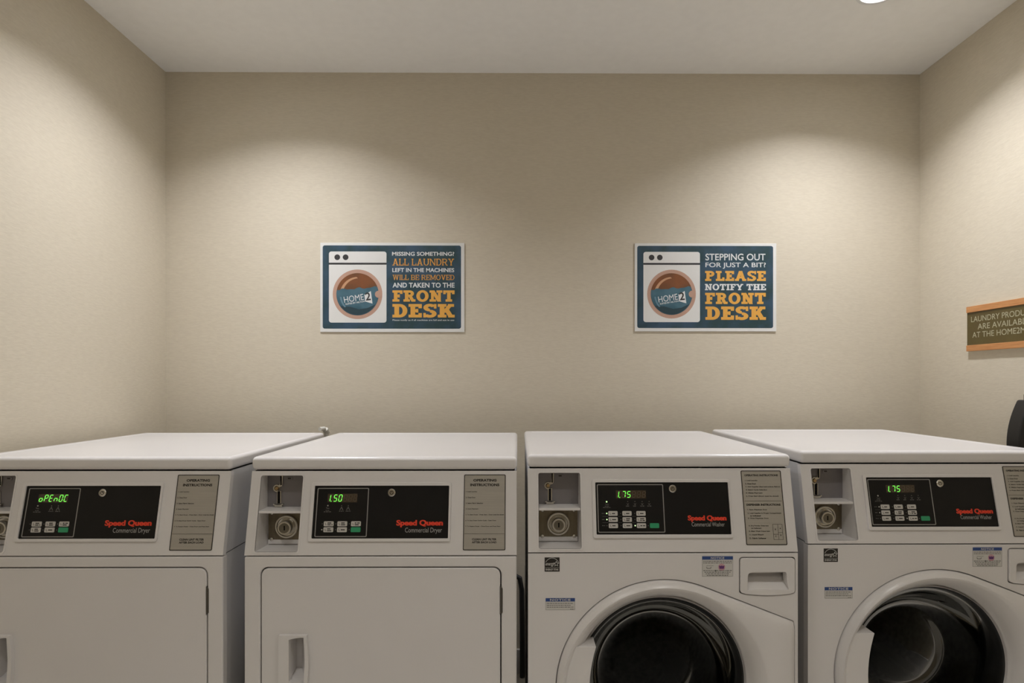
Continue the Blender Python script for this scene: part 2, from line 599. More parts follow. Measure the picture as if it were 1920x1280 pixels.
def make_machine(kind, ctr, dist, rz, zo, label, cat, group, readout, leds_lit, led_m):
    """white front-control laundry machine; local x right, y back, z up, origin at the foot of the front"""
    washer = kind == 'washer'
    zs = 0.7875 + zo
    root = thing('washing_machine' if washer else 'tumble_dryer', label, cat, (ctr, dist, 0), rz, group)

    def front(u, v, n):
        return (u, -n, v)

    def pan(u, v, n):                      # sloping console face
        return (u, REC * v / PL - n * PH / PL, zs + PH * v / PL + n * REC / PL)
    rnd = random.Random(5)
    YBK = 0.722
    # cabinet: two sides, back and base
    c = MB()
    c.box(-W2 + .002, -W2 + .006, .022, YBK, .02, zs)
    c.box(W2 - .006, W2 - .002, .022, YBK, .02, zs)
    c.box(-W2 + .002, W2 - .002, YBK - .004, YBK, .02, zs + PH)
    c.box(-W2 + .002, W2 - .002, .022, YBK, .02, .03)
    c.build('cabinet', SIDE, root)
    for sx in (-1, 1):
        for yy in (.07, .66):
            MB().cyl(sx * .29, yy, .02, 0, .021, 16).build('leveling_foot', BLACKPL, root)
    # lid with shallow sunk field
    y0, y1, z0, z1 = REC - .004, .735, zs + PH + .0022, zs + PH + .036
    lid = MB()
    ins = .024
    o_ = [(-W2 - .001, y0), (W2 + .001, y0), (W2 + .001, y1), (-W2 - .001, y1)]
    i_ = [(-W2 + ins, y0 + .030), (W2 - ins, y0 + .030), (W2 - ins, y1 - ins), (-W2 + ins, y1 - ins)]
    j_ = [(-W2 + ins + .006, y0 + .038), (W2 - ins - .006, y0 + .038), (W2 - ins - .006, y1 - ins - .006), (-W2 + ins + .006, y1 - ins - .006)]
    vs_ = [(x, y, z0) for x, y in o_] + [(x, y, z1) for x, y in o_] + [(x, y, z1) for x, y in i_] + [(x, y, z1 - .0022) for x, y in j_]
    fs = [(0, 1, 2, 3), (12, 13, 14, 15)]
    for i in range(4):
        j = (i + 1) % 4
        fs += [(i, j, j + 4, i + 4), (i + 4, j + 4, j + 8, i + 8), (i + 8, j + 8, j + 12, i + 12)]
    lid.add(vs_, fs)
    lid.build('lid', WHITE, root, bevel=.011, seg=4, angle=50)
    # console housing with an opening for the coin unit
    ru0, ru1, rv0, rv1 = (-.3165, -.2085, .0095, .199) if not washer else (-.3140, -.2060, .0095, .199)
    con = MB(pan)
    con.prism(rect(-W2, W2, .0012, PL - .0005), -.016, 0, [rrect(ru0, ru1, rv0, rv1, .005, 4)[::-1]])
    con.build('console_housing', WHITE, root, bevel=.0050, seg=3)
    for sx in (-1, 1):
        sd = MB()
        a, b = (sx * (W2 - .001), sx * (W2 - .005))
        loop = [(.012, zs + .003), (YBK, zs + .003), (YBK, zs + PH), (REC + .010, zs + PH)]
        sd.add([(a, y, z) for y, z in loop] + [(b, y, z) for y, z in loop],
               [(0, 1, 2, 3), (4, 5, 6, 7), (0, 1, 5, 4), (1, 2, 6, 5), (2, 3, 7, 6), (3, 0, 4, 7)])
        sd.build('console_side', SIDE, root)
    # thin rim round the coin opening
    MB(pan).prism(rrect(ru0 - .004, ru1 + .004, rv0 - .004, rv1 + .003, .007, 4), -.002, .0012,
                  [rrect(ru0, ru1, rv0, rv1, .005, 4)[::-1]]).build('coin_opening_rim', PLASTIC, root, bevel=.0008, seg=2)
    # coin unit: liner, shelf, slide plate, lock plate ...
    YR = .076
    q0, q1, w0, w1 = ru0 + .0007, ru1 - .0007, rv0 + .0007, rv1 - .0007
    crn = [pan(q0, w0, -.001), pan(q1, w0, -.001), pan(q1, w1, -.001), pan(q0, w1, -.001)]
    ztr = crn[0][2] - .003
    bk = [(q0, YR, ztr), (q1, YR, ztr), (q1, YR, crn[2][2]), (q0, YR, crn[3][2])]
    lin = MB()
    lin.add(crn + bk, [(0, 1, 5, 4), (1, 2, 6, 5), (2, 3, 7, 6), (3, 0, 4, 7), (4, 5, 6, 7)])
    liner = lin.build('coin_recess', PLASTIC, root)
    zb = zs + .1065 * PH / PL
    sy = REC * .1065 / PL
    MB().box(q0, q1, sy + .001, YR, zb - .003, zb + .003).build('shelf', PLASTIC, liner, bevel=.001)

    def bkp(u, v, n):                      # back plane of the recess
        return (u, YR - n, v)
    zt0, zt1 = zb + .003, crn[2][2]
    zl0, zl1 = ztr + .001, zb - .003
    MB(bkp).box(ru0 + .001, ru1 - .001, zt0, zt1, .0005, .003).build('slide_plate', SLATE, liner)
    su = ru0 + .028
    zc = (zt0 + zt1) / 2
    sl = MB(bkp)
    sl.stroke([(su + .012, zt1 - .002), (su + .010, zc + .014), (su + .001, zc + .010)], .006, .003, .007)
    sl.stroke(arc(su - .001, zc + .006, .008, .008, 60, 300, 10), .003, .003, .008)
    sl.build('coin_guide', CHROME, liner)
    s2 = MB(bkp)
    s2.box(su + .0085, su + .0115, zc + .014, zt1 - .004, .0072, .0082)
    s2.box(su + .001, su + .0065, zt0 + .010, zc - .002, .0062, .0082)
    s2.build('coin_slot', DARK, liner)
    s4 = MB(bkp)
    s4.box(su - .002, su + .010, zt0 + .009, zc - .001, .003, .006)
    s4.build('slot_plate', CHROME, liner, bevel=.001)
    MB(bkp).cyl(su - .001, zc + .006, .0055, .003, .010, 16, .0045).build('brass_pin', BRASS, liner, smooth=True)
    s5 = MB(bkp)
    s5.stroke(arc(su + .004, zt0 + .009, .012, .004, 180, 360, 10), .003, .003, .012)
    s5.box(su - .006, su + .014, zt0 + .001, zt0 + .004, .003, .010)
    s5.build('slot_foot', CHROME, liner)
    s6 = MB(bkp)
    s6.prism(rrect(su + .022, su + .040, zt1 - .016, zt1 - .008, .0035, 4), .003, .0045)
    s6.build('maker_badge', SLATE, liner, bevel=.0006)
    s7 = MB(bkp)
    s7.box(su + .027, su + .035, zt1 - .0135, zt1 - .0105, .0045, .0048)
    s7.build('badge_print', INK, liner)
    MB(bkp).box(ru0 + .003, ru1 - .003, zl0 + .002, zl1 - .001, .0005, .003).build('lock_plate', STEEL, liner)
    MB(bkp).box(ru0 + .003, ru1 - .003, zl0 + .002, zl0 + .013, .0031, .0045).build('lower_strip', PLASTIC, liner)
    for du in (.012, ru1 - ru0 - .012):
        for zz in (zl0 + .014, zl1 - .010):
            MB(bkp).lathe(ru0 + du, zz, [(.0048, .003), (.0046, .005), (.0025, .0065), (.0001, .0068)], 14).build('screw', CHROME, liner, smooth=True)
    lu, lz = (ru0 + ru1) / 2, (zl0 + zl1) / 2 + .002
    MB(bkp).lathe(lu, lz, [(.0300, .003), (.0300, .012), (.0285, .0135), (.0255, .0135), (.0240, .010), (.0185, .009)], 36).build('lock_ring', CHROME, liner, smooth=True)
    MB(bkp).lathe(lu, lz, [(.0185, .006), (.0185, .024), (.0170, .0265), (.0135, .0265), (.0132, .0245), (.0001, .0245)], 36).build('lock_cylinder', CHROME, liner, smooth=True)
    MB(bkp).cyl(lu, lz, .0128, .0244, .0247, 28).build('lock_face', LOCKF, liner)
    MB(bkp).box(lu - .0016, lu + .0016, lz - .006, lz + .006, .0246, .0250).build('keyhole', DARK, liner)

    # control panel
    if washer:
        F0, F1, G0, G1 = -.176, .1795, .0355, .1825
        B0, B1, H0, H1 = -.1675, .1752, .0445, .1745
        I0, I1, J0, J1 = -.1632, .0078, .0490, .1700
        D0, D1, E0, E1 = -.1149, -.0374, .1340, .1543
        lockc = (.0315, .1583)
        brand = (.0673, .1653, .0778, .0915)
        brand2 = (.076, .1600, .0640, .0745)
    else:
        F0, F1, G0, G1 = -.184, .1735, .0350, .1815
        B0, B1, H0, H1 = -.1755, .1682, .0422, .1730
        I0, I1, J0, J1 = -.1690, -.0373, .0458, .1675
        D0, D1, E0, E1 = -.1418, -.0662, .1314, .1528
        lockc = (.0215, .1555)
        brand = (.0366, .1540, .0725, .0875)
        brand2 = (.0589, .1523, .0560, .0685)
    MB(pan).prism(rrect(F0, F1, G0, G1, .005, 4), -.001, .0048, [rrect(B0, B1, H0, H1, .002, 3)[::-1]]).build('panel_frame', PLASTIC, root, bevel=.0014, seg=2)
    cp = MB(pan).prism(rect(B0, B1, H0, H1), -.002, .0010).build('control_panel', BLACK, root)
    MB(pan).prism(rrect(I0, I1, J0, J1, .003, 4), .0010, .0013, [rrect(I0 + .0022, I1 - .0022, J0 + .0022, J1 - .0022, .002, 4)[::-1]]).build('keypad_outline', GREYLN, cp)
    MB(pan).prism(rect(D0, D1, E0, E1), .0010, .0013).build('display', WINDOW, cp)
    # seven-segment digits, slanted
    SEG = {'1': 'bc', '5': 'afgcd', '0': 'abcdef', '7': 'abc', 'o': 'cdeg', 'P': 'abefg', 'E': 'adefg', 'n': 'ceg', 'C': 'adef', ' ': ''}
    dh, dw, pit = (E1 - E0) * .74, (D1 - D0) / 6 * .58, (D1 - D0) / 6
    lit, off = MB(pan), MB(pan)
    for k in range(6):
        ch = readout[k] if k < len(readout) else ' '
        dot = ch.isupper() and ch in 'I'
        bx = D0 + pit * k + pit * .20
        by = E0 + (E1 - E0) * .13

        def sp(x, y):
            return (bx + x * dw + (y * dh) * .16, by + y * dh)
        segs = {'a': (sp(0.1, 1), sp(.9, 1)), 'd': (sp(.1, 0), sp(.9, 0)), 'g': (sp(.1, .5), sp(.9, .5)), 'f': (sp(0, .94), sp(0, .56)),
                'e': (sp(0, .44), sp(0, .06)), 'b': (sp(1, .94), sp(1, .56)), 'c': (sp(1, .44), sp(1, .06))}
        if ch == '1':
            segs['b'] = (sp(.45, .96), sp(.45, .5))
            segs['c'] = (sp(.45, .5), sp(.45, .02))
        for nm, (a, b) in segs.items():
            tgt = lit if nm in SEG.get(ch, '') else off
            tgt.stroke([a, b], .0018 if tgt is lit else .0014, .0013, .0016)
        if ch == '1':
            lit.stroke([sp(.75, 0), sp(1.05, 0)], .0024, .0013, .0016)
    off.build('digit_segments_off', SEGOFF, cp)['kind'] = 'stuff'
    lit.build('digits_lit', SEGON, cp)
    # keys and indicator lamps
    keys = []
    if washer:
        for r_, v in enumerate((.0966, .0814, .0662)):
            for c_, u in enumerate((-.1240, -.0882, -.0524)):
                keys.append((u, v, KEY, .0235, .0118))
        keys.append((-.0191, .0662, GREEN, .0235, .0120))
    else:
        for r_, v in enumerate((.0783, .0638)):
            for c_, u in enumerate((-.1347, -.1003, -.0658)):
                keys.append((u, v, GREEN if (r_ == 1 and c_ == 2) else KEY, .0247, .0122))
    for k, (u, v, m_, kw, kh) in enumerate(keys):
        kk = MB(pan).prism(rrect(u - kw / 2, u + kw / 2, v - kh / 2, v + kh / 2, .0022, 3), .0010, .0022).build('key', m_, cp)
        if m_ is KEY:
            kp = MB(pan)
            kp.stroke([(u - kw * .34, v + kh * .2), (u - kw * .30, v - kh * .2), (u - kw * .20, v - kh * .22)], .0009, .0023, .0024)
            nl = 1 if (washer and k < 9 and k not in (4, 5)) or (not washer and k == 4) else 2
            for q in range(nl):
                word_bars(kp, u - kw * .12, u + kw * .40, v - kh * .12 + (q - (nl - 1) / 2) * kh * .36, kh * .2, .0023, rnd)
            kp_o = kp.v, kp.f
            # the print joins the panel's fine lettering below
            if k == 0:
                key_print = MB(pan)
            base = len(key_print.v)
            key_print.v += kp_o[0]
            key_print.f += [tuple(i + base for i in f) for f in kp_o[1]]
        MB(pan).cyl(u - kw / 2 - .0042, v, .0017 if k in leds_lit else .0011, .0010, .0016, 12).build('indicator_lamp', led_m if k in leds_lit else LEDOFF, cp)
    key_print.build('key_lettering', INK, cp)['kind'] = 'stuff'
    # symbols under the display
    sy_ = MB(pan)
    if washer:
        MB(pan).cyl(-.1393, .1258, .0019, .0010, .0016, 12).build('indicator_lamp', led_m, cp)
        sy_.stroke([(-.1430, .1205), (-.1390, .1185), (-.1340, .1195)], .0014, .0010, .0013)
        word_bars(sy_, -.1440, -.1340, .1140, .0016, .0010, rnd)
        word_bars(sy_, -.1490, -.1285, .1105, .0016, .0010, rnd)
        for u in (-.0850, -.0665, -.0480, -.0300):
            MB(pan).cyl(u, .1262, .0011, .0010, .0014, 10).build('indicator_lamp', LEDOFF, cp)
            sy_.stroke([(u - .0025, .1215), (u, .1180), (u + .0025, .1215)], .0012, .0010, .0013)
            word_bars(sy_, u - .005, u + .005, .1140, .0019, .0010, rnd)
        for v in (.0890, .0738):
            sy_.box(-.1510, -.1365, v - .0003, v + .0003, .0010, .0013)
            sy_.box(-.1110, -.1010, v - .0003, v + .0003, .0010, .0013)
            sy_.box(-.0755, -.0655, v - .0003, v + .0003, .0010, .0013)
        for v in (.0966, .0814, .0662):
            word_bars(sy_, -.1525, -.1450, v - .0008, .0016, .0010, rnd)
    else:
        MB(pan).cyl(-.1400, .1232, .0017, .0010, .0016, 12).build('indicator_lamp', LEDPALE, cp)
        sy_.stroke([(-.1440, .1185), (-.1410, .1165), (-.1360, .1160)], .0016, .0010, .0013)
        word_bars(sy_, -.1450, -.1360, .1105, .0016, .0010, rnd)
        word_bars(sy_, -.1495, -.1310, .1070, .0018, .0010, rnd)
        for u in (-.1050, -.0880):
            MB(pan).cyl(u, .1232, .0011, .0010, .0014, 10).build('indicator_lamp', LEDOFF, cp)
            sy_.stroke([(u - .004, .1120), (u, .1195), (u + .004, .1120)], .0018, .0010, .0013)
            word_bars(sy_, u - .006, u + .006, .1085, .0018, .0010, rnd)
    sy_.build('panel_symbols', DIMPR, cp)['kind'] = 'stuff'
    MB(pan).lathe(*lockc, [(.0098, .001), (.0098, .005), (.0082, .0065), (.0072, .0065), (.0068, .0055), (.0001, .0055)], 24).build('panel_lock', CHROME, cp, smooth=True)
    lk = MB(pan)
    lk.stroke(arc(*lockc, .0042, .0042, 100, 440, 14), .0012, .0056, .0059)
    lk.box(lockc[0] - .0005, lockc[0] + .0005, lockc[1] - .001, lockc[1] + .004, .0056, .0060)
    lk.build('lock_key_slot', DARK, cp)
    bt = MB(pan)
    for k, du in enumerate((-.0005, 0, .0005)):           # heavy wide face: three passes side by side
        put_text(bt, 'Speed Queen', brand[0] + du, brand[1] + du, brand[2] - .003, brand[3], .0013 + k * .00002, bold=.03, res=4)
    bt.build('brand_lettering', RED, cp, recalc=False)
    bt = MB(pan)
    put_text(bt, 'Commercial Washer' if washer else 'Commercial Dryer', brand2[0], brand2[1], brand2[2] - (0 if washer else .003), brand2[3], .0013, bold=.0, res=3)
    bt.build('model_lettering', LTXT, cp, recalc=False)

    # instruction label
    if washer:
        L0, L1, M0, M1 = .2117, .3160, .0180, .2045
    else:
        L0, L1, M0, M1 = .2060, .3130, .0130, .2012
    ib = MB(pan).prism(rrect(L0, L1, M0, M1, .003, 4), -.001, .0007).build('instruction_label', LABEL, root)
    bd = MB(pan).prism(rrect(L0, L1, M0, M1, .003, 4), .0006, .0011, [rrect(L0 + .0019, L1 - .0019, M0 + .0019, M1 - .0019, .002, 4)[::-1]])
    tx = MB(pan)
    lw, lh = L1 - L0, M1 - M0
    n = .0009

    def tl(s, a, b, v, h, bold=0.035, res=2):          # text across fractions a..b of the label at height fraction v
        put_text(tx, s, L0 + lw * a, None if b is None else L0 + lw * b, M0 + lh * v - h / 2, M0 + lh * v + h / 2, n, bold=bold, res=res)
    if washer:
        tl('OPERATING INSTRUCTIONS', .08, .92, .935, .0050, .045)
        for k, (s, b) in enumerate((('1. Load Laundry', .40), ('2. Close Door', .36), ('3. Add Supplies (See Instructions Below)', .95), ('4. Select Cycle Selection', .62),
                                    ('5. Make Payment', .50), ('6. Press Start (Door must be closed)', .89))):
            tl(s, .09, b, .862 - k * .0425, .0038)
        bd.box(L0 + .004, L1 - .004, M0 + lh * .583, M0 + lh * .587, .0006, .0009)
        tl('DISPENSER INSTRUCTIONS', .08, .92, .535, .0054, .045)
        for s, a, b, v in (('1. Open Dispenser Door', .09, .58, .468), ('2. Load Supplies In Proper Compartment', .09, .92, .420), ('as indicated', .15, .41, .388),
                           ('3. Close Dispenser Door', .09, .60, .352), ('A. Dry Powder Detergent', .09, .58, .252), ('(or Softener)', .15, .40, .220),
                           ('B. Main Wash Detergent', .09, .60, .180), ('C. Liquid Bleach', .09, .44, .135), ('D. Fabric Softener', .09, .50, .090)):
            tl(s, a, b, v, .0038)
        d0, d1, e0, e1 = L0 + lw * .68, L0 + lw * .915, M0 + lh * .070, M0 + lh * .275
        th = .0007
        for a in ((d0, d1, e0, e0 + th), (d0, d1, e1 - th, e1), (d0, d0 + th, e0, e1), (d1 - th, d1, e0, e1),
                  (d0 + (d1 - d0) * .52, d0 + (d1 - d0) * .52 + th, e0, e1), (d0, d0 + (d1 - d0) * .52, e0 + .013, e0 + .013 + th),
                  (d0 + (d1 - d0) * .52, d1, e0 + .0175, e0 + .0175 + th)):
            bd.box(*a, .0006, .0009)
        for s, a, b in (('B', .24, .62), ('A', .74, .68), ('C', .22, .17), ('D', .74, .24)):
            put_text(tx, s, d0 + (d1 - d0) * a - .001, None, e0 + (e1 - e0) * b, e0 + (e1 - e0) * b + .0038, n, bold=.03)
    else:
        tl('OPERATING', .22, .78, .922, .0068, .045)
        tl('INSTRUCTIONS', .15, .85, .860, .0068, .045)
        for k, (s, b) in enumerate((('1. Load Laundry', .32), ('2. Close Door', .28), ('3. Select Fabric Selection', .46), ('4. Insert Payment', .35),
                                    ('5. To Start Dryer - Press Start - Door must be closed', .96), ('6. To Stop Dryer During Cycle - Open Door', .78),
                                    ('7. To Restart Dryer - Close Door and Press Start', .88))):
            tl(s, .05, b, .768 - k * .0765, .0032)
        bd.box(L0 + .003, L1 - .003, M0 + lh * .212, M0 + lh * .216, .0006, .0009)
        tl('CLEAN LINT FILTER', .21, .79, .142, .0052, .04)
        tl('AFTER EACH LOAD', .21, .79, .104, .0052, .04)
    bd.build('label_border', INK, ib)
    tx.build('label_lettering', INK, ib, recalc=False)['kind'] = 'stuff'

    # lower front
    zf0, zf1 = .045, zs - .0022
    if not washer:
        a0, a1, b0, b1 = -.3017, .3030, .09, .7590
        MB(front).prism(rect(-W2, W2, zf0, zf1), -.024, 0, [rrect(a0, a1, b0, b1, .020, 6)[::-1]]).build('front_panel', WHITE, root, bevel=.004, seg=3)
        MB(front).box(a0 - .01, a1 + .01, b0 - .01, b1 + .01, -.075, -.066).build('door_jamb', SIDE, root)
        g = .0028
        hx0, hx1, hz0, hz1 = -.2262, -.1895, .474, .5875        # grip cavity
        door = MB(front).prism(rrect(a0 + g, a1 - g, b0 + g, b1 - g, .018, 6), -.028, -.0005,
                               [rect(hx0 - .004, hx1 + .002, hz0 - .004, hz1 + .002)[::-1]]).build('door', WHITE, root, bevel=.003, seg=3)
        # handle: bowed plate over the cavity
        hp = MB(front)
        out = [(-.2521, .5920)] + [(-.1822 + .0045 * math.sin(PI * i / 10), .5920 - .131 * i / 10) for i in range(11)] + [(-.2521, .461)]
        hole = [(hx0, hz0 + .004), (hx0, hz1 - .006)] + [(hx0 + .006 + (hx1 - hx0 - .006) * i / 4, hz1 - .004 + .004 * math.sin(PI / 2 * i / 4)) for i in range(5)] + \
               [(hx1 + .002, hz1 - .03), (hx1 + .003, (hz0 + hz1) / 2), (hx1 + .002, hz0 + .03), (hx1, hz0), (hx0 + .006, hz0)]
        hp.prism(out, -.002, .0100, [hole])
        hd = hp.build('handle', PLASTIC, door, bevel=.0016, seg=2)
        rm = MB(front)
        xa = hx0 - .003
        rm.add([(xa, hz0 - .004, -.048), (xa, hz1 + .002, -.048), (hx1 + .004, hz1 + .002, .004), (hx1 + .004, hz0 - .004, .004),
                (hx0 + .011, hz0 - .004, -.048), (hx0 + .011, hz1 + .002, -.048)],
               [(0, 1, 5, 4), (4, 5, 2, 3), (0, 4, 3), (1, 2, 5)])
        rm.add([(xa, hz0 - .004, -.048), (xa, hz1 + .002, -.048), (xa, hz1 + .002, .0), (xa, hz0 - .004, .0)], [(0, 1, 2, 3)])
        rm.add([(xa, hz0 + .010, -.049), (hx1 + .004, hz0 + .010, -.049), (hx1 + .004, hz0 - .004, .004), (xa, hz0 - .004, .004)], [(0, 1, 2, 3)])
        rm.build('handle_cavity', PLASTIC, door)
        for zz in (.675, .18):
            MB(front).prism([(a1 - .0035, zz - .036), (a1 + .0035, zz - .030), (a1 + .0035, zz + .030), (a1 - .0035, zz + .036)], -.02, .0010).build('hinge', mat('hinge_grey', (.10, .09, .075), .5, .4), root, bevel=.001)
    else:
        DC, DZ = .004, .4495
        dr = (.1923, .3348, .6884, .7812)
        curve = [(dr[0] + (dr[1] - dr[0]) * i / 10, dr[2] - .0055 * math.sin(PI * i / 10)) for i in range(1, 10)]

        def drawer_loop(g):
            top = rrect(dr[0] + g, dr[1] - g, dr[2] + g, dr[3] - g, .008, 5)
            # insert the bowed bottom between the last two corners
            lo = [(x, y + g) for x, y in curve if dr[0] + .014 < x < dr[1] - .014]
            return top[:18] + lo + top[18:]
        R0, RC, RG = .274, .2605, .2170
        tx_, tz_ = .359 * R0, .933 * R0
        xe = .331 - DC

        def Rmax(a):
            ca, sa = math.cos(a), abs(math.sin(a))
            if ca <= 0:
                return R0
            if math.atan2(sa, ca) >= math.atan2(tz_, tx_):
                return R0
            cand = []
            den = .359 * ca + .933 * sa
            cand.append(R0 / den)
            if ca > 1e-6:
                cand.append(xe / ca)
            return max(R0, min(cand))
        fp = MB(front)
        fp.prism(rect(-W2, W2, zf0, zf1), -.024, 0, [[(DC + (Rmax(a) + .0020) * math.cos(a), DZ + (Rmax(a) + .0020) * math.sin(a)) for a in [-2 * PI * i / 144 for i in range(144)]], drawer_loop(0)[::-1]])
        fp.build('front_panel', WHITE, root, bevel=.004, seg=3)
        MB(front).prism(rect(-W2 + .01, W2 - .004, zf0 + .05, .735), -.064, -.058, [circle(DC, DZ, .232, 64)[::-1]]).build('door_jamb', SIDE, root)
        # soap drawer
        sx0, sx1, sz0, sz1 = .2125, .3165, .6990, .7440
        slot = [(sx0, sz0), (sx1, sz0 + .001)] + [(sx1 - .004, sz0 + .020), (sx1 - .005, sz1 - .004)] + [(sx1 - .008, sz1)] + \
               [(sx0 + .010, sz1 - .001), (sx0 + .003, sz1 - .004), (sx0 + .001, sz1 - .010)]
        dw_ = MB(front).prism(drawer_loop(.0022), -.020, .0030, [slot[::-1]]).build('soap_drawer', PLASTIC, root, bevel=.002, seg=3)
        sc = MB(front)
        sc.add([(sx0 - .001, sz0 - .001, .0015), (sx1 + .001, sz0 - .001, .0015), (sx1 - .012, .7290, -.034), (sx0 - .001, .7290, -.034),
                (sx0 - .001, sz1 + .004, -.0345), (sx1 + .002, sz1 + .004, -.0345), (sx1 + .002, .7290, -.0345)],
               [(0, 1, 2, 3), (3, 2, 6, 5, 4), (1, 6, 2)])
        sc.build('drawer_grip', PLASTIC, dw_)
        # door: ring that runs out into a wing on the hinge side
        seg = 144
        vs_, prof_n = [], 0
        for i in range(seg):
            a = 2 * PI * i / seg
            R = Rmax(a)
            ext = R - R0
            ch = .009 * min(1.0, ext / .025)
            prof = [(R, -.018), (R, -.002), (R - .0010, .004), (R - .004 - ch * .4, .0115), (R - .0135 - ch, .0185)]
            prof += [(RC + (R - .0135 - ch - RC) * .5, .0192), (RC - .001, .0190), (RC - .008, .014), (RC - .018, .003), (RC - .030, -.013), (RG + .003, -.048), (RG, -.0355), (RG - .001, -.050)]
            prof_n = len(prof)
            vs_ += [(DC + r * math.cos(a), DZ + r * math.sin(a), h) for r, h in prof]
        fs = []
        for i in range(seg):
            j = (i + 1) % seg
            for k in range(prof_n - 1):
                fs.append((i * prof_n + k, j * prof_n + k, j * prof_n + k + 1, i * prof_n + k + 1))
        dm = MB(front)
        dm.add(vs_, fs)
        door = dm.build('door', PLASTIC, root, smooth=True, angle=50)
        # grip block filling the ring on the left
        gz = .112
        lp = [(DC - (RC - .004) * math.cos(a), DZ + (RC - .004) * math.sin(a)) for a in [math.asin(gz / (RC - .004)) * (1 - i / 8) for i in range(17)]]
        rb = [(DC - .189 - .003 * (1 - (k / 6 - 1) ** 2) + .014 * (k / 6 - 1) ** 2, DZ - gz + gz * k / 6) for k in range(13)]
        MB(front).prism(lp + rb, -.045, .0125).build('door_grip', PLASTIC, door, bevel=.0015, seg=2)
        # gasket, bowl of glass, drum
        MB(front).lathe(DC, DZ, [(.2168, -.040), (.210, -.044), (.204, -.060), (.206, -.075), (.200, -.085), (.203, -.11), (.222, -.13), (.236, -.14)], 72).build('gasket', RUBBER, root, smooth=True, angle=60)
        MB(front).lathe(DC, DZ, [(.2165, -.042), (.206, -.043), (.200, -.048), (.188, -.075), (.172, -.105), (.150, -.125), (.126, -.134), (.118, -.134),
                                 (.110, -.129), (.085, -.125), (.040, -.122), (.0002, -.121)], 72).build('door_glass', GLASS, door, smooth=True, angle=70)
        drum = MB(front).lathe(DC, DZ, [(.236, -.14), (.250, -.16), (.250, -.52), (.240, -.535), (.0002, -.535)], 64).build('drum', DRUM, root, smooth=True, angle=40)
        for k in range(3):
            a = math.radians(70 + 120 * k)
            ca, sa = math.cos(a), math.sin(a)

            def fin(p, q, n, ca=ca, sa=sa):
                return front(DC + p * ca - q * sa, DZ + p * sa + q * ca, n)
            MB(fin).add([(.249, -.045, -.17), (.249, .045, -.17), (.205, 0.006, -.19), (.205, -.006, -.19),
                         (.249, -.045, -.52), (.249, .045, -.52), (.205, .006, -.50), (.205, -.006, -.50)],
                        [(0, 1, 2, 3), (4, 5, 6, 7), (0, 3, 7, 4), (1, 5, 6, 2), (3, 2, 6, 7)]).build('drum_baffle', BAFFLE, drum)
        # stickers
        eu0, eu1, ez0, ez1 = -.2995, -.2618, .7460, .7815
        es = MB(front).prism(rect(eu0, eu1, ez0, ez1), -.001, .0005).build('efficiency_sticker', INK, root)
        ew = eu1 - eu0
        ep = MB(front)
        ep.stroke(arc((eu0 + eu1) / 2, ez0 + .0155, ew * .47, .0185, 25, 155, 14), .0010, .0005, .0008)
        put_text(ep, 'energy', eu0 + ew * .06, eu0 + ew * .66, ez0 + .0125, ez0 + .0215, .0007, bold=.012, shear=.35)
        st = []
        for k in range(10):
            rr = .0068 if k % 2 == 0 else .0029
            a = PI / 2 + k * PI / 5
            st.append((eu0 + ew * .78 + rr * math.cos(a), ez0 + .0195 + rr * math.sin(a)))
        ep.stroke(st, .0011, .0005, .0008, closed=True)
        ep.box(eu0 + ew * .04, eu1 - ew * .04, ez0 + .0095, ez0 + .0100, .0005, .0008)
        put_text(ep, 'ENERGY STAR', eu0 + ew * .07, eu1 - ew * .07, ez0 + .0028, ez0 + .0072, .0007, bold=.03)
        ep.build('sticker_print', STKW, es)
        nu0, nu1, nz0, nz1 = -.2971, -.2231, .6494, .6790
        ns = MB(front).prism(rect(nu0, nu1, nz0, nz1), -.001, .0005).build('notice_sticker', STKW, root)
        nb = MB(front).prism(rect(nu0, nu1, nz1 - .0085, nz1), .0004, .0008).build('notice_band', STKB, ns)
        p_ = MB(front)
        put_text(p_, 'NOTICE', nu0 + .011, nu1 - .011, nz1 - .0072, nz1 - .0014, .0010, bold=.03, spacing=1.15)
        p_.build('notice_lettering', STKW, ns, recalc=False)
        p_ = MB(front)
        for k in range(3):
            word_bars(p_, nu0 + .003, nu1 - .004 - .007 * (k == 1), nz1 - .0140 - k * .0048, .0015, .0005, rnd)
        word_bars(p_, nu1 - .012, nu1 - .002, nz0 + .0012, .0012, .0005, rnd)
        for a in ((nu0, nu1, nz0, nz0 + .0005), (nu0, nu0 + .0005, nz0, nz1), (nu1 - .0005, nu1, nz0, nz1)):
            p_.box(*a, .0005, .0006)
        p_.build('notice_print', DIMPR, ns)['kind'] = 'stuff'
        nu0, nu1, nz0, nz1 = .0982, .1762, .7328, .7838
        ns = MB(front).prism(rect(nu0, nu1, nz0, nz1), -.001, .0005).build('notice_sticker', STKW, root)
        MB(front).prism(rect(nu0, nu1, nz1 - .0085, nz1), .0004, .0008).build('notice_band', STKB, ns)
        p_ = MB(front)
        put_text(p_, 'NOTICE', nu0 + .022, nu1 - .022, nz1 - .0070, nz1 - .0016, .0010, bold=.03, spacing=1.1)
        p_.build('notice_lettering', STKW, ns, recalc=False)
        p_ = MB(front)
        for k in range(2):
            word_bars(p_, nu0 + .003, nu1 - .003, nz1 - .0135 - k * .0042, .0016, .0005, rnd)
        for k in range(4):
            word_bars(p_, nu0 + .003 + .003 * k, nu1 - .003 - .003 * k, nz0 + .0140 - k * .0041, .0017, .0005, rnd)
        bx = nu0 + .017
        p_.stroke([(bx - .006, nz0 + .0240), (bx - .0045, nz0 + .0205), (bx + .0045, nz0 + .0205), (bx + .006, nz0 + .0240)], .0014, .0005, .0008)
        word_bars(p_, bx - .006, bx + .012, nz0 + .0265, .0010, .0005, rnd)
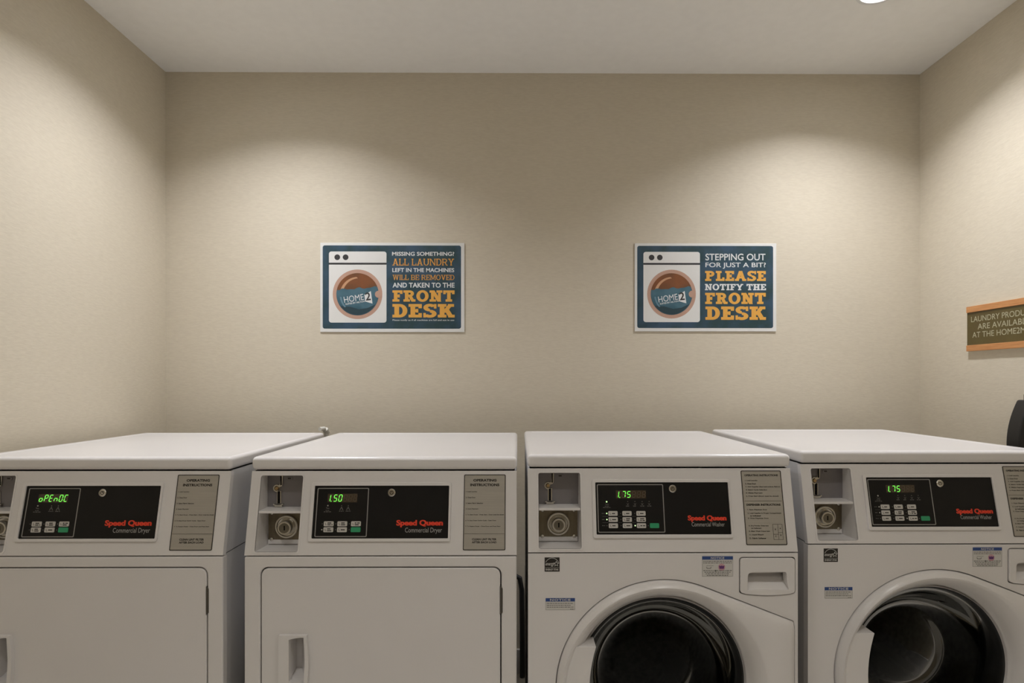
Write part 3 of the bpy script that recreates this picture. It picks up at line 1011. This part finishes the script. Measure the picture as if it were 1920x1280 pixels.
        p_.cyl(nu0 + .034, nz0 + .0145, .0022, .0005, .0007, 12)
        for a in ((nu0, nu1, nz0, nz0 + .0005), (nu0, nu0 + .0005, nz0, nz1), (nu1 - .0005, nu1, nz0, nz1)):
            p_.box(*a, .0005, .0006)
        p_.build('notice_print', DIMPR, ns)['kind'] = 'stuff'
        bx = nu0 + .0495
        MB(front).cyl(bx, nz0 + .0235, .0090, .0005, .0006, 20).build('warning_disc', STKR, ns)
        MB(front).prism([(bx - .007, nz0 + .0275), (bx - .0055, nz0 + .0195), (bx + .0055, nz0 + .0195), (bx + .007, nz0 + .0275), (bx + .003, nz0 + .0262), (bx, nz0 + .0275), (bx - .003, nz0 + .0262)],
                        .0005, .0009).build('basin_symbol', STKP, ns)
    return root


GRP = 'laundry machines along the back wall'
make_machine('dryer', -1.082, 1.403, 0.0, 0.0, 'white commercial dryer nearest the left wall, display reading oPEn', 'dryer', GRP, 'oPEn0C', (), LEDPALE)
make_machine('dryer', -.3445, 1.401, 0.0, 0.0, 'white commercial dryer left of centre, display reading 1.50', 'dryer', GRP, '150', (3,), LEDPALE)
make_machine('washer', .367, 1.405, 0.0, .0055, 'white front-load washer right of centre, green indicator lamps lit', 'washing machine', GRP, '175', (0, 3, 8), LEDON)
make_machine('washer', 1.112, 1.476, 0.0, .0055, 'white front-load washer nearest the right wall, set slightly back', 'washing machine', GRP, '175', (0, 3, 8), LEDPALE)


# ------------------------------------------------------------------ wall signs
def poster(loc, w_, h_, label, lines, small):
    root = thing('wall_sign', label, 'sign', loc, 0, 'printed laundry signs on the back wall')

    def S(u, v, n):                      # origin: lower left corner of the board, wall side
        return (u, -n, v)
    MB(S).box(0, w_, 0, h_, 0, .0050).build('board', SIGNW, root, bevel=.0008)
    k = w_ / 1730.0                      # print laid out in units of the board: 1730 wide

    def U(x):
        return x * k

    def V(y):
        return h_ - y * h_ / 1070.0
    n = .0053
    MB(S).prism(rrect(U(30), U(1690), V(1030), V(32), U(25), 5), .0045, n).build('blue_field', SIGNB, root)
    n1, n2, n3, n4, n5, n6 = n + .0003, n + .0006, n + .0009, n + .0012, n + .0015, n + .0018
    ic = MB(S).prism(rrect(U(105), U(795), V(958), V(105), U(30), 5), n, n1).build('machine_picture', SIGNW, root)
    MB(S).box(U(105), U(795), V(262), V(240), n1, n2).build('picture_stripe', SIGNK, ic)
    for x in (205, 305):
        MB(S).cyl(U(x), V(174), U(34), n1, n2, 28).build('picture_knob', SIGNK, ic)
    cx, cy, ro, ri = U(448), V(618), U(297), U(254)
    MB(S).cyl(cx, cy, ro, n1, n2, 56).build('picture_door_ring', TAN, ic)
    MB(S).cyl(cx, cy, ri, n2, n3, 56).build('picture_door_window', BROWN, ic)
    # streak of light on the upper left
    stq = MB(S)
    oa = arc(cx + U(6), cy - U(10), ri * .86, ri * .86, 95, 166, 14)
    ia = arc(cx + U(22), cy - U(16), ri * .80, ri * .82, 95, 166, 14)
    for i in range(14):
        stq.add([(*oa[i], n3 + .00015), (*oa[i + 1], n3 + .00015), (*ia[i + 1], n3 + .00015), (*ia[i], n3 + .00015)], [(0, 1, 2, 3)])
    stq.build('picture_streak', TAN2, ic)
    # water with a rippled top
    a0, a1 = math.radians(168), math.radians(372 + 8)
    lower = [(cx + ri * .995 * math.cos(a0 + (a1 - a0) * i / 30), cy + ri * .995 * math.sin(a0 + (a1 - a0) * i / 30)) for i in range(31)]
    top = []
    for i in range(1, 16):
        f = i / 16
        x = lower[-1][0] + (lower[0][0] - lower[-1][0]) * f
        y = lower[-1][1] + (lower[0][1] - lower[-1][1]) * f
        top.append((x, y + U(9) * math.sin(f * 17) + U(6) * math.sin(f * 31)))
    MB(S).prism(lower + top, n3, n4).build('picture_water', WATER, ic)
    dk = MB(S)
    dl = [(cx + ri * .97 * math.cos(math.radians(a)), cy + ri * .97 * math.sin(math.radians(a))) for a in range(215, 331, 5)]
    dk.prism(dl + [(cx + U(120), cy - U(165)), (cx + U(20), cy - U(180)), (cx - U(90), cy - U(150))], n4, n4 + .0001)
    dk.build('picture_water_shade', WATERD, ic)
    ls = MB(S)
    oa = arc(cx + U(6), cy - U(10), ri * .86, ri * .86, 186, 222, 8)
    ia = arc(cx + U(20), cy - U(10), ri * .83, ri * .84, 186, 222, 8)
    for i in range(8):
        ls.add([(*oa[i], n5), (*oa[i + 1], n5), (*ia[i + 1], n5), (*ia[i], n5)], [(0, 1, 2, 3)])
    ls.build('picture_water_streak', WATERL, ic)
    MB(S).cyl(cx + U(251), cy, U(42), n4, n5, 24).build('picture_door_latch', TAN, ic)
    # the hotel logo, tilted
    rot = math.radians(9)
    lg = MB(S)
    put_text(lg, 'HOME', U(292), U(292) + U(238), V(722), V(722) + U(74), n5, bold=.0, rot=rot, res=4)
    put_text(lg, 'SUITES BY HILTON', U(306), U(306) + U(232), V(748), V(748) + U(20), n5, bold=.02, rot=rot)
    lg.build('logo_lettering', SIGNT, ic, recalc=False)
    MB(S).prism([(U(530), V(625)), (U(608), V(580)), (U(628), V(730)), (U(540), V(705))], n4, n5).build('logo_tile', SIGNT, ic)
    l2 = MB(S)
    put_text(l2, '2', U(548), U(548) + U(62), V(695), V(695) + U(96), n6, bold=.02, rot=math.radians(6), res=4)
    l2.build('logo_numeral', SIGNK, ic, recalc=False)
    for s, style, x0, x1, ya, yb in lines:
        m = MB(S)
        if style[0] == 'g':
            t_, sl_ = {'g3': (.29, .21), 'g1': (.17, .11), 'gw': (.26, .18)}[style]
            put_slab(m, s, U(x0), U(x1), V(yb), V(ya), n1, t_, sl_)
            mt = SIGNT if style == 'gw' else (SIGNG if style == 'g3' else SIGNO)
        else:
            put_text(m, s, U(x0), U(x1), V(yb), V(ya), n1, bold={'w': .012, 'wb': .022, 's': .01}[style], res=4)
            mt = SIGNT
        m.build('text_line', mt, root, recalc=False)
    return root


KD = YB / 1045.0
def wx(px):
    return (px - 971) * KD
def wz(py):
    return CAMZ - (py - 716) * KD


poster((wx(602), YB, wz(622.5)), 269 * KD, 166.5 * KD,
       'blue wall sign headed MISSING SOMETHING, left of the pair on the back wall',
       [('MISSING SOMETHING?', 'wb', 862, 1608, 108, 156), ('ALL LAUNDRY', 'g1', 865, 1608, 190, 272), ('LEFT IN THE MACHINES', 'wb', 865, 1608, 302, 352),
        ('WILL BE REMOVED', 'g1', 868, 1610, 384, 446), ('AND TAKEN TO THE', 'wb', 868, 1612, 478, 538), ('FRONT', 'g3', 866, 1612, 570, 706),
        ('DESK', 'g3', 866, 1614, 734, 896), ('Please notify us if all machines are full and not in use', 's', 868, 1608, 918, 942)], True)
poster((wx(1190), YB, wz(621)), 266 * KD, 165 * KD,
       'blue wall sign headed STEPPING OUT FOR JUST A BIT, right of the pair',
       [('STEPPING OUT', 'w', 862, 1596, 126, 208), ('FOR JUST A BIT?', 'w', 862, 1600, 234, 308), ('PLEASE', 'g3', 858, 1600, 336, 458),
        ('NOTIFY THE', 'gw', 856, 1602, 494, 570), ('FRONT', 'g3', 858, 1600, 602, 738), ('DESK', 'g3', 862, 1602, 768, 930)], False)

# plaque on the right wall
yl = XR * 1045 / (1821.5 - 971)
PLW = 0.310
zt = CAMZ + (716 - 575) * yl / 1045
zbm = CAMZ + (716 - 658.5) * yl / 1045
pq = thing('wall_plaque', 'olive plaque with wooden top and bottom strips on the right wall', 'sign', (XR, yl, zbm), 0)


def PQ(u, v, n):                         # u runs towards the camera along the wall
    return (-n, -u, v)


PHH = zt - zbm
MB(PQ).box(0, PLW, 0, PHH, 0, .006).build('backing', CREAM, pq)
MB(PQ).box(.0012, PLW - .0012, .022, PHH - .022, .006, .009).build('olive_panel', OLIVE, pq)
MB(PQ).box(.0012, PLW - .0012, PHH - .0225, PHH, .006, .013).build('wood_strip', WOOD, pq, bevel=.0012)
MB(PQ).box(.0012, PLW - .0012, 0, .0225, .006, .013).build('wood_strip', WOOD, pq, bevel=.0012)
pt = MB(PQ)
tn = .0093
put_text(pt, 'LAUNDRY PRODUCTS', .020, PLW - .020, PHH * .645, PHH * .645 + .0205, tn, bold=.0, res=4)
put_text(pt, 'ARE AVAILABLE', .050, PLW - .050, PHH * .47, PHH * .47 + .0205, tn, bold=.0, res=4)
put_text(pt, 'AT THE HOME2MKT', .026, PLW - .030, PHH * .295, PHH * .295 + .0205, tn, bold=.0, res=4)
pt.build('plaque_lettering', OLTXT, pq, recalc=False)

# black wall unit with a bowed handset beyond the last washer
ph = thing('wall_telephone', 'black plastic wall unit with bowed front on the right wall, cut by the picture edge', 'telephone', (XR, 1.80, 1.0), 0)


def PH_(u, v, n):                        # profile plane: u = out of the wall, v = up, n = along the wall
    return (-u, -n, v)


bowl = [(.034 + .043 * math.sin(math.radians(48 + 84 * i / 16)) ** 1.4 * 1.0, -.055 + .235 * i / 16) for i in range(17)]
prof = [(.000, -.07), (.030, -.07), (.030, .185), (.000, .185)]
MB(PH_).prism(prof, -.035, .050).build('base', BLACKPL, ph, bevel=.004)
outer = [(.0555 + .0365 * (1 - ((i / 16 - .36) / .64) ** 2), -.060 + .225 * i / 16) for i in range(17)]
outer = [(x if i < 17 else x, z) for i, (x, z) in enumerate(outer)]
inner = [(x - .036, z) for x, z in outer]
MB(PH_).prism(outer + inner[::-1], -.030, .020).build('handset', BLACKPL, ph, bevel=.005, seg=3)
MB(PH_).prism([(.028, -.05), (.052, -.05), (.052, -.02), (.028, -.02)], -.02, .015).build('cradle', BLACKPL, ph)
MB(PH_).prism([(.028, .12), (.052, .12), (.052, .15), (.028, .15)], -.02, .015).build('cradle', BLACKPL, ph)

# ------------------------------------------------------------------ services behind the machines
hz = thing('supply_hose', 'pale hose elbow peeking above the back corner of the leftmost dryer', 'hose', (-.775, 2.25, 0), 0)
MB().tube([(0, .02, .0), (0, .02, .6), (0, .015, .95), (0, .004, 1.02), (-.003, -.012, 1.037), (-.012, -.03, 1.036)], .009, 12).build('hose', HOSEW, hz, smooth=True)
MB().tube([(.003, .012, 1.016), (-.001, -.002, 1.033)], .012, 12).build('collar', HOSEW, hz, smooth=True)

hp_ = MB()
hp_.tube([(.018, 2.312, .0), (.018, 2.312, .20), (.016, 2.312, .36), (.008, 2.312, .41), (-.02, 2.314, .425)], .0105, 12)
tag(hp_.build('drain_hose', HOSE, None, smooth=True), 'black hose hanging in the gap between the middle dryer and washer', 'hose')
pp = MB().tube([(.040, 2.325, .0), (.040, 2.325, .25), (.040, 2.325, .458)], .012, 14)
tag(pp.build('standpipe', PIPE, None, smooth=True), 'grey standpipe against the wall behind the gap between dryer and washer', 'pipe')
